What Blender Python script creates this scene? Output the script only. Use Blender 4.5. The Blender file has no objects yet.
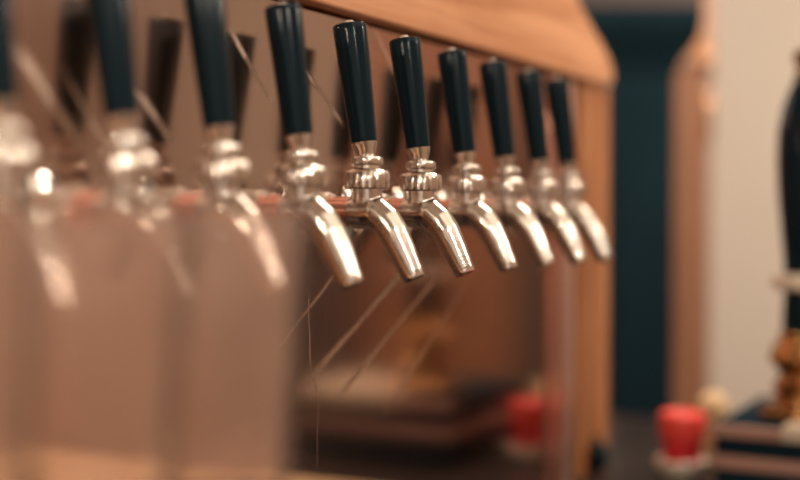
import bpy, bmesh, math, random
from math import pi, sin, cos, radians
from mathutils import Vector, Matrix
random.seed(4)
scn = bpy.context.scene
C = scn.collection

# ---------------------------------------------------------------- camera, light, exposure
EYE = 1.45                                   # eye height over the floor
ROT = radians(61.2)                          # heading of the tap row
D = Vector((cos(ROT), sin(ROT), 0))          # along the row, away from the camera
N = Vector((sin(ROT), -cos(ROT), 0))         # out of the panel
PD = 0.5766                                  # camera to panel plane
def W(t, dist, h):                           # row frame -> world
    p = D * t + N * (dist - PD)
    return Vector((p.x, p.y, EYE + h))

cd = bpy.data.cameras.new('camera')
cam = bpy.data.objects.new('camera', cd); C.objects.link(cam)
cam.location = (0, 0, EYE)
cam.rotation_euler = (radians(90 - 1.19), 0, 0)
cd.sensor_width = 36; cd.lens = 54; cd.clip_start = 0.02
cd.dof.use_dof = True
cd.dof.focus_distance = 1.03
cd.dof.aperture_fstop = 1.4
cd.dof.aperture_blades = 0
scn.camera = cam

scn.view_settings.view_transform = 'Standard'
scn.view_settings.look = 'None'
scn.view_settings.gamma = 1
scn.view_settings.use_curve_mapping = False
scn.view_settings.exposure = 0.52

wd = bpy.data.worlds.new('world'); scn.world = wd; wd.use_nodes = True
wd.node_tree.nodes['Background'].inputs[0].default_value = (0.55, 0.72, 0.8, 1)
wd.node_tree.nodes['Background'].inputs[1].default_value = 0.4

def area(name, loc, target, sx, sy, power, col):
    l = bpy.data.lights.new(name, 'AREA'); l.shape = 'RECTANGLE'; l.size = sx; l.size_y = sy
    l.energy = power; l.color = col
    o = bpy.data.objects.new(name, l); C.objects.link(o); o.location = loc
    o.rotation_euler = (Vector(target) - Vector(loc)).to_track_quat('-Z', 'Y').to_euler()
    return o
def bulb(name, loc, power, col, r):
    l = bpy.data.lights.new(name, 'POINT'); l.energy = power; l.color = col; l.shadow_soft_size = r
    o = bpy.data.objects.new(name, l); C.objects.link(o); o.location = loc
    return o
WARM = (1.0, 0.84, 0.68)
area('ceiling_light', W(1.2, 1.2, 1.28), W(1.2, 1.0, 0), 3.0, 1.8, 15, WARM)
area('far_fill_light', W(2.0, 0.3, 1.28), W(2.0, 0.15, -0.3), 0.7, 0.5, 16, WARM)  # unseen overhead fill lifting the candle, counter and end wall
area('unseen_fill_light', W(-1.6, 1.6, 0.5), W(1.0, 0.1, 0), 1.7, 1.4, 4, (1.0, 0.88, 0.76))  # added soft area light behind the camera, no window is built
area('wall_fill_light', W(1.95, -1.25, 0.75), W(3.3, -0.35, 0.1), 0.5, 0.6, 8, (1.0, 0.91, 0.82))  # added to brighten the beige end wall, no window there
bulb('unseen_bulb', W(0.1, 1.15, 0.62), 13, (1.0, 0.87, 0.72), 0.02)
bulb('unseen_bulb', W(-0.45, 0.16, 0.45), 9.0, (1.0, 0.85, 0.68), 0.03)  # added fill bulb, brightens the serving board from the left
bulb('unseen_bulb', W(1.9, 1.25, 0.75), 16, (1.0, 0.87, 0.72), 0.022)

# ---------------------------------------------------------------- materials
def mat(name):
    m = bpy.data.materials.new(name); m.use_nodes = True
    return m, m.node_tree, m.node_tree.nodes['Principled BSDF']
def nn(nt, t, **kw):
    n = nt.nodes.new(t)
    for k, v in kw.items(): setattr(n, k, v)
    return n
def simple(name, col, rough=0.5, metal=0.0, var=0.12, scale=30, bump=0.0, coat=0, spec=None, trans=0, ior=None):
    m, nt, b = mat(name)
    tc = nn(nt, 'ShaderNodeTexCoord'); no = nn(nt, 'ShaderNodeTexNoise')
    no.inputs['Scale'].default_value = scale; no.inputs['Detail'].default_value = 4
    nt.links.new(tc.outputs['Object'], no.inputs['Vector'])
    mx = nn(nt, 'ShaderNodeMix', data_type='RGBA')
    mx.inputs[6].default_value = tuple(max(0, c * (1 - var)) for c in col) + (1,)
    mx.inputs[7].default_value = tuple(min(1, c * (1 + var)) for c in col) + (1,)
    nt.links.new(no.outputs['Fac'], mx.inputs[0]); nt.links.new(mx.outputs[2], b.inputs['Base Color'])
    b.inputs['Roughness'].default_value = rough; b.inputs['Metallic'].default_value = metal
    b.inputs['Coat Weight'].default_value = coat
    if spec is not None: b.inputs['Specular IOR Level'].default_value = spec
    if trans: b.inputs['Transmission Weight'].default_value = trans
    if ior: b.inputs['IOR'].default_value = ior
    if bump:
        bp = nn(nt, 'ShaderNodeBump'); bp.inputs['Strength'].default_value = bump; bp.inputs['Distance'].default_value = 0.002
        nt.links.new(no.outputs['Fac'], bp.inputs['Height']); nt.links.new(bp.outputs[0], b.inputs['Normal'])
    return m
def wood(name, c1, c2, rough=0.4, stretch=(1.2, 14, 14), scale=3.0, bump=0.25):
    m, nt, b = mat(name)
    tc = nn(nt, 'ShaderNodeTexCoord'); mp = nn(nt, 'ShaderNodeMapping'); mp.inputs['Scale'].default_value = stretch
    nt.links.new(tc.outputs['Object'], mp.inputs['Vector'])
    no = nn(nt, 'ShaderNodeTexNoise'); no.inputs['Scale'].default_value = scale; no.inputs['Detail'].default_value = 8
    no.inputs['Distortion'].default_value = 0.7
    nt.links.new(mp.outputs[0], no.inputs['Vector'])
    cr = nn(nt, 'ShaderNodeValToRGB')
    cr.color_ramp.elements[0].position = 0.33; cr.color_ramp.elements[0].color = (*c1, 1)
    cr.color_ramp.elements[1].position = 0.68; cr.color_ramp.elements[1].color = (*c2, 1)
    nt.links.new(no.outputs['Fac'], cr.inputs[0]); nt.links.new(cr.outputs[0], b.inputs['Base Color'])
    b.inputs['Roughness'].default_value = rough
    bp = nn(nt, 'ShaderNodeBump'); bp.inputs['Strength'].default_value = bump; bp.inputs['Distance'].default_value = 0.001
    nt.links.new(no.outputs['Fac'], bp.inputs['Height']); nt.links.new(bp.outputs[0], b.inputs['Normal'])
    return m

BLACK = simple('black_lacquer', (0.005, 0.016, 0.024), 0.15, var=0.1, spec=0.13)
BLACK_MATT = simple('black_paint', (0.008, 0.023, 0.033), 0.85, var=0.2, scale=8, spec=0.06)
DARKBROWN = simple('dark_brown_paint', (0.075, 0.055, 0.052), 0.7, var=0.3, scale=5)
STEEL = simple('polished_steel', (0.80, 0.76, 0.70), 0.14, 1.0, var=0.05, scale=60, bump=0.02)
STEEL_B = simple('brushed_steel', (0.62, 0.56, 0.50), 0.15, 1.0, var=0.12, scale=500, bump=0.12)
STEEL_R = simple('pitted_steel', (0.74, 0.67, 0.60), 0.22, 1.0, var=0.25, scale=420, bump=0.9)
COPPER = simple('copper_tint_metal', (0.80, 0.42, 0.33), 0.25, 1.0, var=0.1, scale=80)
BRASS = simple('brass', (0.46, 0.25, 0.10), 0.18, 1.0, var=0.12, scale=40)
CREAM = simple('cream_stone', (0.62, 0.52, 0.40), 0.35, var=0.06)
WHITE = simple('white_glazed', (0.78, 0.68, 0.56), 0.25, var=0.03)
PINKTRIM = simple('dusty_pink_trim', (0.42, 0.24, 0.19), 0.4, var=0.08)
RED = simple('red_wax', (0.72, 0.030, 0.040), 0.35, var=0.1, coat=0.3)
RED_LID = simple('light_red', (0.85, 0.07, 0.055), 0.4, var=0.08)
PALEWOOD = wood('pale_wood', (0.62, 0.42, 0.22), (0.74, 0.55, 0.32), 0.5, (8, 8, 1.2))
BEAMWOOD = wood('orange_pine', (0.48, 0.20, 0.09), (0.80, 0.42, 0.23), 0.36)
POSTWOOD = wood('orange_pine_upright', (0.34, 0.125, 0.045), (0.55, 0.24, 0.10), 0.42, (14, 14, 1.2))
SHELFWOOD = wood('honey_board', (0.78, 0.45, 0.22), (0.90, 0.60, 0.34), 0.35)
COUNTERWOOD = wood('walnut_counter', (0.015, 0.012, 0.012), (0.04, 0.026, 0.022), 0.35)
FRAMEWOOD = wood('brown_door_frame', (0.24, 0.10, 0.05), (0.36, 0.17, 0.09), 0.5, (14, 14, 1.2))
WALLM = simple('beige_plaster', (0.68, 0.60, 0.51), 0.9, var=0.04, scale=3)
WALLB = simple('brown_plaster', (0.60, 0.44, 0.35), 0.9, var=0.08, scale=2)
CEILM = simple('ceiling_paint', (0.55, 0.47, 0.40), 0.9, var=0.05, scale=2)
FLOORM = wood('floor_boards', (0.10, 0.055, 0.035), (0.2, 0.11, 0.07), 0.5)

def glass_mat():
    """thin bar glass: clear, reflecting at grazing angles, with a faint pale haze mixed into its colour"""
    m, nt, b = mat('hazy_bar_glass'); L = nt.links.new
    nt.nodes.remove(b); out = nt.nodes['Material Output']
    tr = nn(nt, 'ShaderNodeBsdfTransparent'); tr.inputs[0].default_value = (0.95, 0.93, 0.91, 1)
    gl = nn(nt, 'ShaderNodeBsdfGlossy'); gl.inputs['Roughness'].default_value = 0.12
    df = nn(nt, 'ShaderNodeBsdfDiffuse'); df.inputs[0].default_value = (0.86, 0.64, 0.56, 1)
    tl = nn(nt, 'ShaderNodeBsdfTranslucent'); tl.inputs[0].default_value = (0.86, 0.64, 0.56, 1)
    md = nn(nt, 'ShaderNodeMixShader'); md.inputs[0].default_value = 0.5
    L(df.outputs[0], md.inputs[1]); L(tl.outputs[0], md.inputs[2])
    tc = nn(nt, 'ShaderNodeTexCoord'); no = nn(nt, 'ShaderNodeTexNoise'); no.inputs['Scale'].default_value = 30
    L(tc.outputs['Object'], no.inputs['Vector'])
    mr = nn(nt, 'ShaderNodeMapRange'); mr.inputs[3].default_value = HAZE_MIX * 0.7; mr.inputs[4].default_value = HAZE_MIX * 1.3
    L(no.outputs['Fac'], mr.inputs[0])
    m1 = nn(nt, 'ShaderNodeMixShader'); L(mr.outputs[0], m1.inputs[0]); L(tr.outputs[0], m1.inputs[1]); L(md.outputs[0], m1.inputs[2])
    fr = nn(nt, 'ShaderNodeFresnel'); fr.inputs[0].default_value = 1.17
    m2 = nn(nt, 'ShaderNodeMixShader'); L(fr.outputs[0], m2.inputs[0]); L(m1.outputs[0], m2.inputs[1]); L(gl.outputs[0], m2.inputs[2])
    L(m2.outputs[0], out.inputs['Surface'])
    return m
HAZE_MIX = 0.175
GLASS = glass_mat()

def panel_mat():
    """brushed copper-toned steel with a fine scratch and painted-in reflection streaks (x, z of the panel, metres)"""
    m, nt, b = mat('brushed_bronze_steel')
    L = nt.links.new
    tc = nn(nt, 'ShaderNodeTexCoord')
    mp = nn(nt, 'ShaderNodeMapping'); mp.inputs['Scale'].default_value = (260, 260, 5)
    L(tc.outputs['Object'], mp.inputs['Vector'])
    no = nn(nt, 'ShaderNodeTexNoise'); no.inputs['Scale'].default_value = 1.0; no.inputs['Detail'].default_value = 5
    L(mp.outputs[0], no.inputs['Vector'])
    blot = nn(nt, 'ShaderNodeTexNoise'); blot.inputs['Scale'].default_value = 9; blot.inputs['Detail'].default_value = 3
    L(tc.outputs['Object'], blot.inputs['Vector'])
    wob = nn(nt, 'ShaderNodeTexNoise'); wob.inputs['Scale'].default_value = 14
    L(tc.outputs['Object'], wob.inputs['Vector'])
    sep = nn(nt, 'ShaderNodeSeparateXYZ'); L(tc.outputs['Object'], sep.inputs[0])
    def mth(op, a, b_=None, clamp=False):
        n = nn(nt, 'ShaderNodeMath', operation=op); n.use_clamp = clamp
        for i, v in enumerate((a, b_)):
            if v is None: continue
            if isinstance(v, (int, float)): n.inputs[i].default_value = v
            else: L(v, n.inputs[i])
        return n.outputs[0]
    px = mth('ADD', sep.outputs[0], mth('MULTIPLY', mth('SUBTRACT', wob.outputs['Fac'], 0.5), 0.012))
    pz = sep.outputs[2]
    def px2p(x, y):
        k = (x - 400) / 1200.0
        den = k * D.y - D.x; t0 = 0.0
        A = N * (-PD)
        t = (A.x - k * A.y) / den
        Z = A.y + D.y * t
        return t, (215 - y) / 1200.0 * Z
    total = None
    for (x0, y0, x1, y1, w, s) in PALE_STREAKS:
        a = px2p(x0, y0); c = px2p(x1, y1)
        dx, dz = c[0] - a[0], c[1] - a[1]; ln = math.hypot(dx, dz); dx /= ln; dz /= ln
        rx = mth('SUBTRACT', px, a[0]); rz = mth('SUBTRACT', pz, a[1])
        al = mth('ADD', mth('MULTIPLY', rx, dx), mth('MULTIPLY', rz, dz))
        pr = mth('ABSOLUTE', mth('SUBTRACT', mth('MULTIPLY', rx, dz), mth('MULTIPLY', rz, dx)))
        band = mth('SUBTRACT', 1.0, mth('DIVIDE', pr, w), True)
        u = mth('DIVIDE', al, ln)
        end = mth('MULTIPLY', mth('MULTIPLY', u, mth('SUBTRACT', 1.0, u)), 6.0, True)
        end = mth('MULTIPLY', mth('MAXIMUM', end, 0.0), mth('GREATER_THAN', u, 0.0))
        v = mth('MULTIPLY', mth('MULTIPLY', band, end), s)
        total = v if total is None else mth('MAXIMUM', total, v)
    mx = nn(nt, 'ShaderNodeMix', data_type='RGBA')
    mx.inputs[6].default_value = (0.47, 0.345, 0.295, 1); mx.inputs[7].default_value = (0.60, 0.45, 0.39, 1)
    L(mth('MULTIPLY', mth('ADD', no.outputs['Fac'], blot.outputs['Fac']), 0.5), mx.inputs[0])
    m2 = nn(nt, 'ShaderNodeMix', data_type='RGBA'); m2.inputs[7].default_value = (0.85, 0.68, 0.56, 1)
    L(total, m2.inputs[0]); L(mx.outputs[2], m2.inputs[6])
    L(m2.outputs[2], b.inputs['Base Color'])
    b.inputs['Metallic'].default_value = 1.0
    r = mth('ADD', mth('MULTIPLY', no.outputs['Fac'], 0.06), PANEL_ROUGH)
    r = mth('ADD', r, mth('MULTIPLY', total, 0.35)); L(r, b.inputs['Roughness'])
    return m
PANEL_ROUGH = 0.10
PALE_STREAKS = [  # mostly reflections painted as pale streaks; the thin upright line is a scratch
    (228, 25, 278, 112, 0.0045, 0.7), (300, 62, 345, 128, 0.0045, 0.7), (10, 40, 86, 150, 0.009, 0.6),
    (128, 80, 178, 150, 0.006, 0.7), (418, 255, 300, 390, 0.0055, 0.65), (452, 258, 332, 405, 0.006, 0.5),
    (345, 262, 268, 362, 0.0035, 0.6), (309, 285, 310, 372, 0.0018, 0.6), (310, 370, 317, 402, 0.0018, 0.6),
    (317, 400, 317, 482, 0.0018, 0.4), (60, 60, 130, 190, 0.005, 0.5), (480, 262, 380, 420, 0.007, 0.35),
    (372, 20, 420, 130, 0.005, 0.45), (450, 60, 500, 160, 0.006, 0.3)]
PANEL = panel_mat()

# ---------------------------------------------------------------- mesh helpers
def obj(name, bm, m, parent=None, smooth=True, bevel=0, loc=None, rotz=None, autosm=radians(35)):
    bmesh.ops.recalc_face_normals(bm, faces=bm.faces)
    me = bpy.data.meshes.new(name)
    if bevel:
        bmesh.ops.bevel(bm, geom=[e for e in bm.edges if e.calc_face_angle(0) > 0.6], offset=bevel, segments=3, affect='EDGES', profile=0.5)
    for f in bm.faces: f.smooth = smooth
    bm.to_mesh(me); bm.free()
    if smooth:
        try: me.set_sharp_from_angle(angle=autosm)
        except Exception: pass
    me.materials.append(m)
    o = bpy.data.objects.new(name, me); C.objects.link(o)
    if parent: o.parent = parent
    if loc is not None: o.location = loc
    if rotz is not None: o.rotation_euler = (0, 0, rotz)
    return o
def box(bm, x0, x1, y0, y1, z0, z1):
    v = [bm.verts.new(p) for p in ((x0,y0,z0),(x1,y0,z0),(x1,y1,z0),(x0,y1,z0),(x0,y0,z1),(x1,y0,z1),(x1,y1,z1),(x0,y1,z1))]
    for f in ((0,3,2,1),(4,5,6,7),(0,1,5,4),(1,2,6,5),(2,3,7,6),(3,0,4,7)): bm.faces.new([v[i] for i in f])
    return bm
def lathe(bm, prof, seg=48, M=None, flute=None):
    """prof: list of (r, z); closes at r=0 ends. flute=(z0,z1,count,depth)"""
    M = M or Matrix()
    rings = []
    for r, z in prof:
        if r < 1e-6: rings.append([bm.verts.new(M @ Vector((0, 0, z)))])
        else:
            ring = []
            for i in range(seg):
                a = 2 * pi * i / seg; rr = r
                if flute and flute[0] <= z <= flute[1]: rr = r * (1 - flute[3] * (0.5 - 0.5 * cos(a * flute[2])))
                ring.append(bm.verts.new(M @ Vector((rr * cos(a), rr * sin(a), z))))
            rings.append(ring)
    for a, b in zip(rings, rings[1:]):
        for i in range(seg):
            j = (i + 1) % seg
            if len(a) == 1 and len(b) == 1: continue
            if len(a) == 1: bm.faces.new((a[0], b[j], b[i]))
            elif len(b) == 1: bm.faces.new((a[i], a[j], b[0]))
            else: bm.faces.new((a[i], a[j], b[j], b[i]))
    for r_ in (rings[0], rings[-1]):
        if len(r_) > 1: bm.faces.new(r_)
    return bm
def sweep(bm, pts, rads, seg=36, hollow=0):
    """round tube along points (all in the x=0 plane or 3-D)"""
    P = [Vector(p) for p in pts]; rings = []
    n = len(P)
    for i, p in enumerate(P):
        t = (P[min(i + 1, n - 1)] - P[max(i - 1, 0)]).normalized()
        u = t.cross(Vector((1, 0, 0)))
        if u.length < 1e-4: u = t.cross(Vector((0, 0, 1)))
        u.normalize(); v = t.cross(u)
        rings.append([bm.verts.new(p + (u * cos(2*pi*k/seg) + v * sin(2*pi*k/seg)) * rads[i]) for k in range(seg)])
    for a, b in zip(rings, rings[1:]):
        for k in range(seg): bm.faces.new((a[k], a[(k+1) % seg], b[(k+1) % seg], b[k]))
    bm.faces.new(rings[0])
    if hollow:
        t = (P[-1] - P[-2]).normalized()
        c = P[-1]; inner = [bm.verts.new(c + (v.co - c) * hollow) for v in rings[-1]]
        deep = [bm.verts.new(v.co - t * 0.012) for v in inner]
        for k in range(seg):
            bm.faces.new((rings[-1][k], rings[-1][(k+1) % seg], inner[(k+1) % seg], inner[k]))
            bm.faces.new((inner[k], inner[(k+1) % seg], deep[(k+1) % seg], deep[k]))
        bm.faces.new(deep)
    else: bm.faces.new(rings[-1])
    return bm
def empty(name, loc, rotz=0):
    o = bpy.data.objects.new(name, None); C.objects.link(o); o.location = loc; o.rotation_euler = (0, 0, rotz)
    o.empty_display_size = 0.05
    return o
def tag(o, label, cat, group=None):
    o['label'] = label; o['category'] = cat
    if group: o['group'] = group
    return o
def struct(name, bm, m, label=None, **kw):
    o = obj(name, bm, m, smooth=False, loc=W(0, 0, 0), rotz=ROT, **kw); o['kind'] = 'structure'
    if label: o['label'] = label; 
    return o
def rb(t0, t1, d0, d1, h0, h1, bm=None):     # box in the row frame (local y points into the panel)
    return box(bm or bmesh.new(), t0, t1, -d1, -d0, h0, h1)
def baked_remesh(o, voxel):
    md = o.modifiers.new('r', 'REMESH'); md.mode = 'VOXEL'; md.voxel_size = voxel; md.use_smooth_shade = True
    s = o.modifiers.new('s', 'SMOOTH'); s.factor = 0.5; s.iterations = 4
    bpy.context.view_layer.update()
    dg = bpy.context.evaluated_depsgraph_get()
    me = bpy.data.meshes.new_from_object(o.evaluated_get(dg)); me.name = o.data.name
    o.modifiers.clear(); old = o.data; o.data = me
    if not me.materials: me.materials.append(old.materials[0])
    for p in me.polygons: p.use_smooth = True

# ---------------------------------------------------------------- the room
FL, CE = -EYE, 1.35
T0, T1, DL, DR = -2.6, 3.45, -1.7, 2.7
struct('floor', rb(T0, T1, DL, DR, FL - .08, FL), FLOORM)
struct('ceiling', rb(T0, T1, DL, DR, CE, CE + .08), CEILM)
struct('wall_end', rb(T1, T1 + .1, DL, DR, FL, CE), WALLM)
struct('wall_back', rb(T0 - .1, T0, DL, DR, FL, CE), WALLB)
struct('wall_left', rb(T0, T1, DL - .1, DL, FL, CE), WALLB)
struct('wall_right', rb(T0, T1, DR, DR + .1, FL, CE), WALLB)

# ---------------------------------------------------------------- tap cabinet: panel, trim, post, beam
PT1 = 1.438
def at0(name, bm, m, label, cat, bevel=0, smooth=False):
    o = obj(name, bm, m, smooth=smooth, bevel=bevel, loc=W(0, 0, 0), rotz=ROT)
    return tag(o, label, cat)
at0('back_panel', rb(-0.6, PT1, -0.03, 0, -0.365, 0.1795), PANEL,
    'scratched bronze-toned metal panel with painted-in reflection streaks behind the row of beer taps', 'panel')
tr = at0('edge_strip', rb(PT1 + .001, PT1 + .040, -0.03, 0.004, -0.365, 0.1795), COPPER,
    'narrow reddish metal strip at the far end of the scratched and streaked panel', 'trim', bevel=0.002)
obj('bright_bead', rb(PT1 + .0405, PT1 + .086, -0.028, 0.007, -0.365, 0.1795),
    simple('pale_pink_metal', (0.66, 0.42, 0.34), 0.35, 0.8), tr, smooth=True, bevel=0.003)
post = at0('wooden_post', rb(PT1 + .111, 1.668, -0.14, 0.006, -0.365, 0.1835), POSTWOOD,
    'upright orange wooden post at the far end of the metal panel', 'post', bevel=0.004)
# beam with a rounded far end, square section, runs over the taps
bm = bmesh.new()
prof = [(-0.6, 0.1800), (1.60, 0.1840)] + [(1.652, 0.187), (1.656, 0.203), (1.64, 0.220), (1.60, 0.242), (1.55, 0.265), (1.47, 0.305), (1.36, 0.33), (-0.6, 0.34)]
f0 = [bm.verts.new((x, -0.016, z)) for x, z in prof]; f1 = [bm.verts.new((x, 0.12, z)) for x, z in prof]
bm.faces.new(f0); bm.faces.new(f1[::-1])
for i in range(len(prof)):
    j = (i + 1) % len(prof); bm.faces.new((f0[i], f0[j], f1[j], f1[i]))
at0('overhead_beam', bm, BEAMWOOD, 'thick orange wooden beam running above the black tap handles', 'beam', bevel=0.003)
# cabinet behind the panel
at0('tap_cabinet', rb(-0.6, 1.53, -0.16, -0.032, -0.364, 0.179), FRAMEWOOD, 'brown wooden cabinet carrying the metal tap panel', 'cabinet')
kn = obj('round_knob', lathe(bmesh.new(), [(0, 0), (0.017, 0), (0.019, 0.004), (0.019, 0.007), (0.0155, 0.009), (0.0155, 0.012), (0.011, 0.018), (0, 0.020)], 40,
         Matrix.Rotation(radians(90), 4, 'X')), BLACK, loc=W(1.60, 0.0065, -0.338), rotz=ROT); kn.scale = (1.25, 1, 1.25)
tag(kn, 'small round black knob low on the orange wooden post', 'knob')
obj('pale_ring', lathe(bmesh.new(), [(0.020, 0.0), (0.024, 0), (0.0245, 0.003), (0.0205, 0.0035)], 40, Matrix.Rotation(radians(90), 4, 'X')), BRASS, kn)

at0('bar_counter', rb(-1.4, 2.12, -0.55, 0.62, -0.42, -0.366), COUNTERWOOD, 'dark wooden bar counter under the taps and the red candle', 'counter', bevel=0.006)
at0('counter_base', rb(-1.35, 2.08, -0.50, 0.50, FL + .001, -0.421), DARKBROWN, 'dark panelled base under the dark wooden bar counter', 'bar base')

# ---------------------------------------------------------------- beer tap (local: -y points out of the panel, origin on the panel face)
RX = Matrix.Rotation(radians(90), 4, 'X')    # lathe z -> -y (outwards)
HD = 0.0725                                   # handle axis from the panel
def make_tap():
    t = empty('beer_tap', (0, 0, 0), ROT)
    bz = 0.003
    obj('flange', lathe(bmesh.new(), [(0, 0.0), (0.024, 0.0), (0.0245, 0.0015), (0.022, 0.004), (0.015, 0.0065), (0.012, 0.007), (0, 0.007)], 48, Matrix.Translation((0, 0, bz)) @ RX), STEEL, t)
    obj('shank', lathe(bmesh.new(), [(0, 0.006), (0.0105, 0.006), (0.0105, 0.022), (0, 0.022)], 36, Matrix.Translation((0, 0, bz)) @ RX), COPPER, t)
    obj('coupling_nut', lathe(bmesh.new(), [(0, 0.0165), (0.0145, 0.0165), (0.0165, 0.018), (0.0165, 0.036), (0.0150, 0.0385), (0, 0.0385)], 144,
        Matrix.Translation((0, 0, bz)) @ RX, flute=(0.0175, 0.0365, 24, 0.045)), STEEL_R, t)
    # body: horizontal barrel, neck and spout in one casting
    bm = bmesh.new()
    M = Matrix.Translation((0, 0, bz)) @ RX
    lathe(bm, [(0, 0.058), (0.0136, 0.058), (0.0142, 0.062), (0.0148, 0.0725), (0.0142, 0.080), (0.0108, 0.088), (0.005, 0.092), (0, 0.0925)], 48, M)
    lathe(bm, [(0, -0.004), (0.0115, -0.002), (0.0132, 0.005), (0.0132, 0.0235), (0, 0.0235)], 48, Matrix.Translation((0, -HD, 0)))
    e = HD - 0.068
    p = [(0, -0.068, 0.004), (0, -0.078, 0.001), (0, -0.0865, -0.0055), (0, -0.0930, -0.0145), (0, -0.0990, -0.0255), (0, -0.1055, -0.0380), (0, -0.1115, -0.0495)]
    p = [(a, b - e, c) for a, b, c in p]
    sweep(bm, p, [0.0130, 0.0134, 0.0132, 0.0126, 0.0117, 0.0106, 0.0095])
    obj('barrel', lathe(bmesh.new(), [(0, 0.034), (0.0125, 0.034), (0.0128, 0.050), (0.0130, 0.060), (0, 0.060)], 48, M), COPPER, t)  # copper tint stands in for the red reflection on the steel
    body = obj('body', bm, STEEL_B, t); baked_remesh(body, 0.0009)
    tip = [(0, -0.1108, -0.0482), (0, -0.1120, -0.0506), (0, -0.1126, -0.0519)]
    tip = [(a, b - e, c) for a, b, c in tip]
    obj('spout_rim', sweep(bmesh.new(), tip, [0.0094, 0.0093, 0.0088], hollow=0.72), STEEL, body)
    T = Matrix.Translation((0, -HD, 0))
    obj('bonnet', lathe(bmesh.new(), [(0, 0.0215), (0.0178, 0.0215), (0.0190, 0.0226), (0.0190, 0.0345), (0.0180, 0.0362), (0.0150, 0.0380), (0.0110, 0.0390), (0, 0.0390)], 144,
        T, flute=(0.0223, 0.0370, 18, 0.030)), STEEL_B, t)
    obj('collar', lathe(bmesh.new(), [(0, 0.0388), (0.0112, 0.0389), (0.0112, 0.0408), (0.0130, 0.0412), (0.0136, 0.0422), (0.0136, 0.0465), (0.0128, 0.0480), (0.0095, 0.0490), (0.0080, 0.0500), (0, 0.0500)], 48, T), STEEL, t)
    # handle assembly leans back towards the panel
    Lm = Matrix.Translation((0, -HD, 0.0424)) @ Matrix.Rotation(radians(-8.2), 4, 'X')
    obj('ferrule', lathe(bmesh.new(), [(0, 0.004), (0.0072, 0.004), (0.0074, 0.0065), (0.0092, 0.012), (0.0106, 0.0165), (0.0108, 0.0176), (0, 0.0176)], 48, Lm), STEEL, t)
    h = obj('handle', lathe(bmesh.new(), [(0, 0.0178), (0.0100, 0.0178), (0.0110, 0.0190), (0.0114, 0.030), (0.0124, 0.055), (0.0135, 0.086), (0.0143, 0.1112), (0.0143, 0.1157), (0.0138, 0.1167), (0, 0.1169)], 56, Lm), BLACK, t)
    obj('top_stud', lathe(bmesh.new(), [(0, 0.1169), (0.0048, 0.1169), (0.0046, 0.1192), (0.0034, 0.1204), (0, 0.1207)], 28, Lm), WHITE, h)
    return t
def copy_tree(o, parent=None):
    c = o.copy(); C.objects.link(c)
    if parent: c.parent = parent
    for ch in list(o.children): copy_tree(ch, c)
    return c
tap = make_tap()
place = ['nearest one, cut by the left edge', 'second from the left edge of the photo', 'third from the left, above the right-hand pint glass',
         'fourth from the left, before the sharpest', 'sharpest one, fifth from the left', 'sixth from the left, just behind the sharpest tap',
         'seventh from the left', 'third from the wooden post', 'second from the wooden post', 'last in the row, right beside the wooden post']
for k in range(10):
    o = tap if k == 0 else copy_tree(tap)
    o.location = W(0.859 + (0.0978 if k < 5 else 0.0957) * (k - 4) - (0.010 if k == 9 else 0), 0.0005, 0)
    tag(o, 'steel beer tap with black handle, ' + place[k], 'beer tap', 'beer taps along the metal panel')

# ---------------------------------------------------------------- foreground board and pint glasses
SH = -0.145
at0('serving_board', rb(-0.35, 0.55, 0.012, 0.34, SH - 0.022, SH), SHELFWOOD, 'honey-coloured wooden serving board at the lower left, under the pint glasses', 'board', bevel=0.004)
def pint():
    H, R0, R1, w = 0.147, 0.031, 0.0425, 0.0022
    out = [(0, 0.0), (R0 - .002, 0.0), (R0, 0.002)] + [(R0 + (R1 - R0) * (i / 8.0), 0.002 + (H - 0.003) * i / 8.0) for i in range(1, 9)]
    inn = [(R1 - w * .5, H)] + [(R0 - w + (R1 - R0) * (i / 8.0), 0.002 + (H - 0.003) * i / 8.0) for i in range(8, 0, -1)] + [(R0 - 0.006, 0.011), (0, 0.010)]
    return lathe(bmesh.new(), out + inn, 64)
g0 = None
for i, (t, dd, lab) in enumerate([(0.500, 0.20, 'empty pint glass standing at the right end of the serving board'),
                      (0.405, 0.20, 'empty pint glass in the middle of the three on the serving board'),
                      (0.310, 0.205, 'empty pint glass nearest the camera, at the left edge of the photo')]):
    if g0 is None: o = g0 = obj('pint_glass', pint(), GLASS)
    else: o = g0.copy(); C.objects.link(o)
    o.location = W(t, dd, SH + 0.0005)
    tag(o, lab, 'glass', 'pint glasses on the serving board')

# ---------------------------------------------------------------- hand pump on its box
BT = -0.268
hb = empty('pump_box', W(1.546, 0.19, -0.3655), ROT)
def hbp(name, z0, z1, m, ov, bev=0.002):
    z0 += 0.3655; z1 += 0.3655
    return obj(name, box(bmesh.new(), -ov, 0.27 + ov, -0.27 - ov, ov, z0, z1), m, hb, bevel=bev)
hbp('top_slab', BT - .0155, BT, BLACK_MATT, 0.0)
obj('front_lip', box(bmesh.new(), -0.008, -0.0005, -0.274, 0.004, BT - .0155 + .3655, BT + .3655), PINKTRIM, hb, bevel=0.001)
obj('drip_mat', box(bmesh.new(), -0.012, 0.20, -0.278, -0.085, BT - .0145 + .3655, BT + .0035 + .3655), CREAM, hb, bevel=0.001)
hbp('upper_panel', BT - .040, BT - .0157, BLACK_MATT, 0.0)
hbp('band', BT - .058, BT - .0402, PINKTRIM, 0.003)
hbp('lower_panel', -0.3655, BT - .0582, BLACK_MATT, 0.0)
tag(hb, 'low black box with cream top and pinkish band under the hand pump', 'box')
hp = empty('hand_pump', (0.532, 1.58, EYE + BT + .0040), 0.2)
q = 0.001317
def Y(y): return (215 - y) * q - BT
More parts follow.
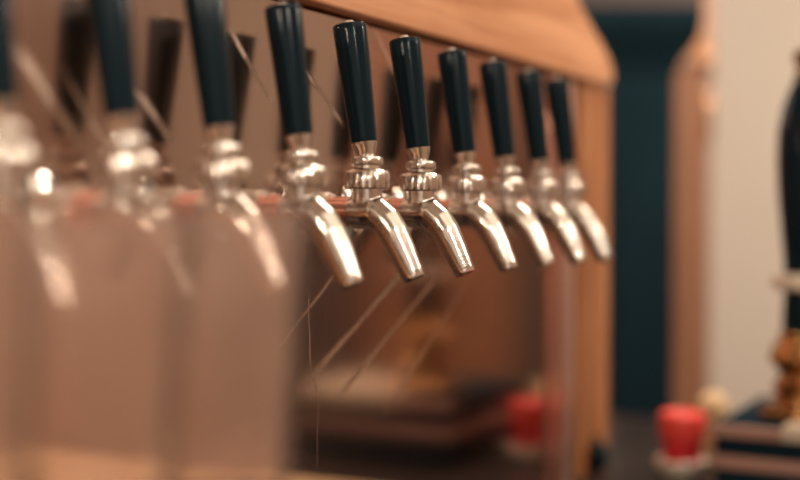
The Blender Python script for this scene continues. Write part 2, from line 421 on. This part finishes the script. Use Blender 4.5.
obj('base', lathe(bmesh.new(), [(0, 0), (0.056, 0), (0.056, 0.006), (0.050, 0.012), (0.036, 0.016), (0.034, 0.026), (0.038, 0.034), (0.038, 0.042), (0.031, 0.048), (0.030, Y(376)), (0.036, Y(370)), (0.044, Y(362)), (0.040, Y(352)), (0.032, Y(343)), (0.030, Y(335)), (0, Y(335))], 56), BRASS, hp)
h = obj('handle', lathe(bmesh.new(), [(0, Y(334)), (0.026, Y(334)), (0.027, Y(325)), (0.025, Y(300)), (0.025, Y(270)), (0.029, Y(235)), (0.033, Y(200)), (0.035, Y(165)), (0.034, Y(135)), (0.028, Y(110)), (0.019, Y(92)), (0.012, Y(83)), (0, Y(83))], 56), BLACK, hp)
obj('white_ring', lathe(bmesh.new(), [(0.0245, Y(293)), (0.037, Y(292)), (0.040, Y(288)), (0.040, Y(281)), (0.037, Y(277)), (0.0245, Y(276))], 56), WHITE, hp)
obj('finial', lathe(bmesh.new(), [(0, Y(84)), (0.012, Y(84)), (0.015, Y(80)), (0.011, Y(75)), (0.009, Y(71)), (0.014, Y(66)), (0.016, Y(60)), (0.012, Y(54)), (0, Y(51))], 40), BRASS, hp)
tag(hp, 'hand pump with brass base and tall black handle ringed in white', 'hand pump')

# ---------------------------------------------------------------- candle, saucer, muddler
CX, CY = 0.3965, 1.68
s = obj('saucer', lathe(bmesh.new(), [(0, 0), (0.026, 0), (0.029, 0.003), (0.0365, 0.012), (0.0375, 0.0225), (0.035, 0.0245), (0.031, 0.019), (0.027, 0.017), (0, 0.017)], 48), WHITE, loc=(CX, CY, EYE - .3655))
tag(s, 'small white saucer under the red candle on the counter', 'saucer')
c = obj('candle', lathe(bmesh.new(), [(0, 0), (0.024, 0), (0.0255, 0.002), (0.0280, 0.032), (0.0280, 0.044), (0, 0.044)], 48), RED, loc=(CX, CY, EYE - .3655 + .0172))
tag(c, 'red candle with a lighter rounded top standing on the white saucer', 'candle')
obj('rim', lathe(bmesh.new(), [(0.0280, 0.034), (0.0300, 0.038), (0.0320, 0.044), (0.0322, 0.064), (0.0305, 0.070), (0.027, 0.072), (0.023, 0.069), (0.010, 0.066), (0, 0.066), (0, 0.034)], 48), RED_LID, c)
obj('wick', sweep(bmesh.new(), [(0, 0, 0.065), (0.0005, 0, 0.071), (0.002, 0, 0.077)], [0.001, 0.001, 0.0007], 10), BLACK_MATT, c)
md = obj('muddler', lathe(bmesh.new(), [(0, 0), (0.014, 0), (0.016, 0.003), (0.015, 0.03), (0.0115, 0.048), (0.013, 0.055), (0.019, 0.065), (0.0225, 0.078), (0.0215, 0.090), (0.015, 0.101), (0.007, 0.105), (0, 0.1055)], 40), PALEWOOD, loc=(0.462, 1.765, EYE - .3655))
tag(md, 'pale wooden muddler with a ball end, standing behind the red candle', 'muddler')

# ---------------------------------------------------------------- things behind, beyond the tap cabinet
bp = empty('black_post', (0.478, 2.40, 0.0), 0)
obj('shaft', box(bmesh.new(), -0.058, 0.058, -0.058, 0.058, 0.002, EYE + 0.27), BLACK_MATT, bp, bevel=0.004)
bm = bmesh.new()
lo = [(-0.058, -0.058), (0.058, -0.058), (0.058, 0.058), (-0.058, 0.058)]
rings = []
for (x0, x1, yy, z) in [(-0.058, 0.058, 0.058, 0.27), (-0.064, 0.07, 0.064, 0.30), (-0.09, 0.10, 0.08, 0.34), (-0.12, 0.105, 0.09, 0.37), (-0.14, 0.105, 0.09, 0.40)]:
    rings.append([bm.verts.new((x, y, EYE + z)) for x, y in ((x0, -yy), (x1, -yy), (x1, yy), (x0, yy))])
for a, b in zip(rings, rings[1:]):
    for i in range(4): bm.faces.new((a[i], a[(i+1) % 4], b[(i+1) % 4], b[i]))
bm.faces.new(rings[0]); bm.faces.new(rings[-1])
obj('capital', bm, BLACK_MATT, bp, smooth=False)
obj('header', box(bmesh.new(), -0.20, 0.105, -0.09, 0.09, EYE + 0.4002, EYE + CE - .002), DARKBROWN, bp, smooth=False)
tag(bp, 'black square post with flaring head, right of the orange wooden post', 'post')

fr = empty('door_frame', (0.64, 2.72, 0.0), 0)
obj('board', box(bmesh.new(), -0.075, 0.047, -0.03, 0.03, 0.002, EYE + 0.34), FRAMEWOOD, fr, smooth=False, bevel=0.003)
obj('architrave', box(bmesh.new(), 0.012, 0.047, -0.045, 0.03, EYE + 0.3402, EYE + CE - .002), BEAMWOOD, fr, smooth=False)
obj('pale_stop', box(bmesh.new(), 0.0475, 0.062, -0.015, 0.03, 0.002, EYE + CE - .002), simple('pale_pink_paint', (0.42, 0.27, 0.23), 0.5), fr, smooth=False)
for z, hh in ((0.345, 0.03), (0.22, 0.05)):
    obj('hinge', box(bmesh.new(), 0.048, 0.060, -0.024, -0.0155, EYE + z - hh, EYE + z + hh), BRASS, fr, bevel=0.001)
tag(fr, 'brown wooden door frame with brass hinges, beside the beige wall', 'door frame')

# ---------------------------------------------------------------- unseen cupboards added in front of the end wall (their reflections darken the panel)
def added_cupboard(t0, t1, d0, d1, h1, label, m1=BLACK_MATT, m2=DARKBROWN):
    w, dep, H = d1 - d0, t1 - t0, h1 + EYE - 0.002
    c = empty('added_cupboard', W(t0, d0, -EYE + 0.001), ROT)
    obj('carcass', box(bmesh.new(), 0.02, dep, -w, 0, 0, H - 0.03), m1, c, smooth=False)
    obj('top', box(bmesh.new(), 0.0, dep, -w - .01, .01, H - 0.0298, H), DARKBROWN, c, bevel=0.003)
    n = 2
    for i in range(n):
        a = -w * (i + 1) / n + 0.006; b = -w * i / n - 0.006
        dr = obj('door', box(bmesh.new(), 0.0, 0.0198, a, b, 0.06, H - 0.04), m2, c, bevel=0.003)
        obj('handle', box(bmesh.new(), -0.02, 0.0, (b - .05) if i else (a + .035), (b - .035) if i else (a + .05), H * .5, H * .5 + .14), BRASS, dr, bevel=0.003)
    tag(c, label, 'added_cupboard')
added_cupboard(3.0, 3.42, 1.22, 1.80, -0.03, 'unseen low dark furniture, added to darken the blurred reflection on the metal panel')
added_cupboard(3.0, 3.42, 0.72, 1.20, 0.85, 'unseen tall brown furniture, added for its reflection in the far end of the metal panel', COUNTERWOOD, FRAMEWOOD)
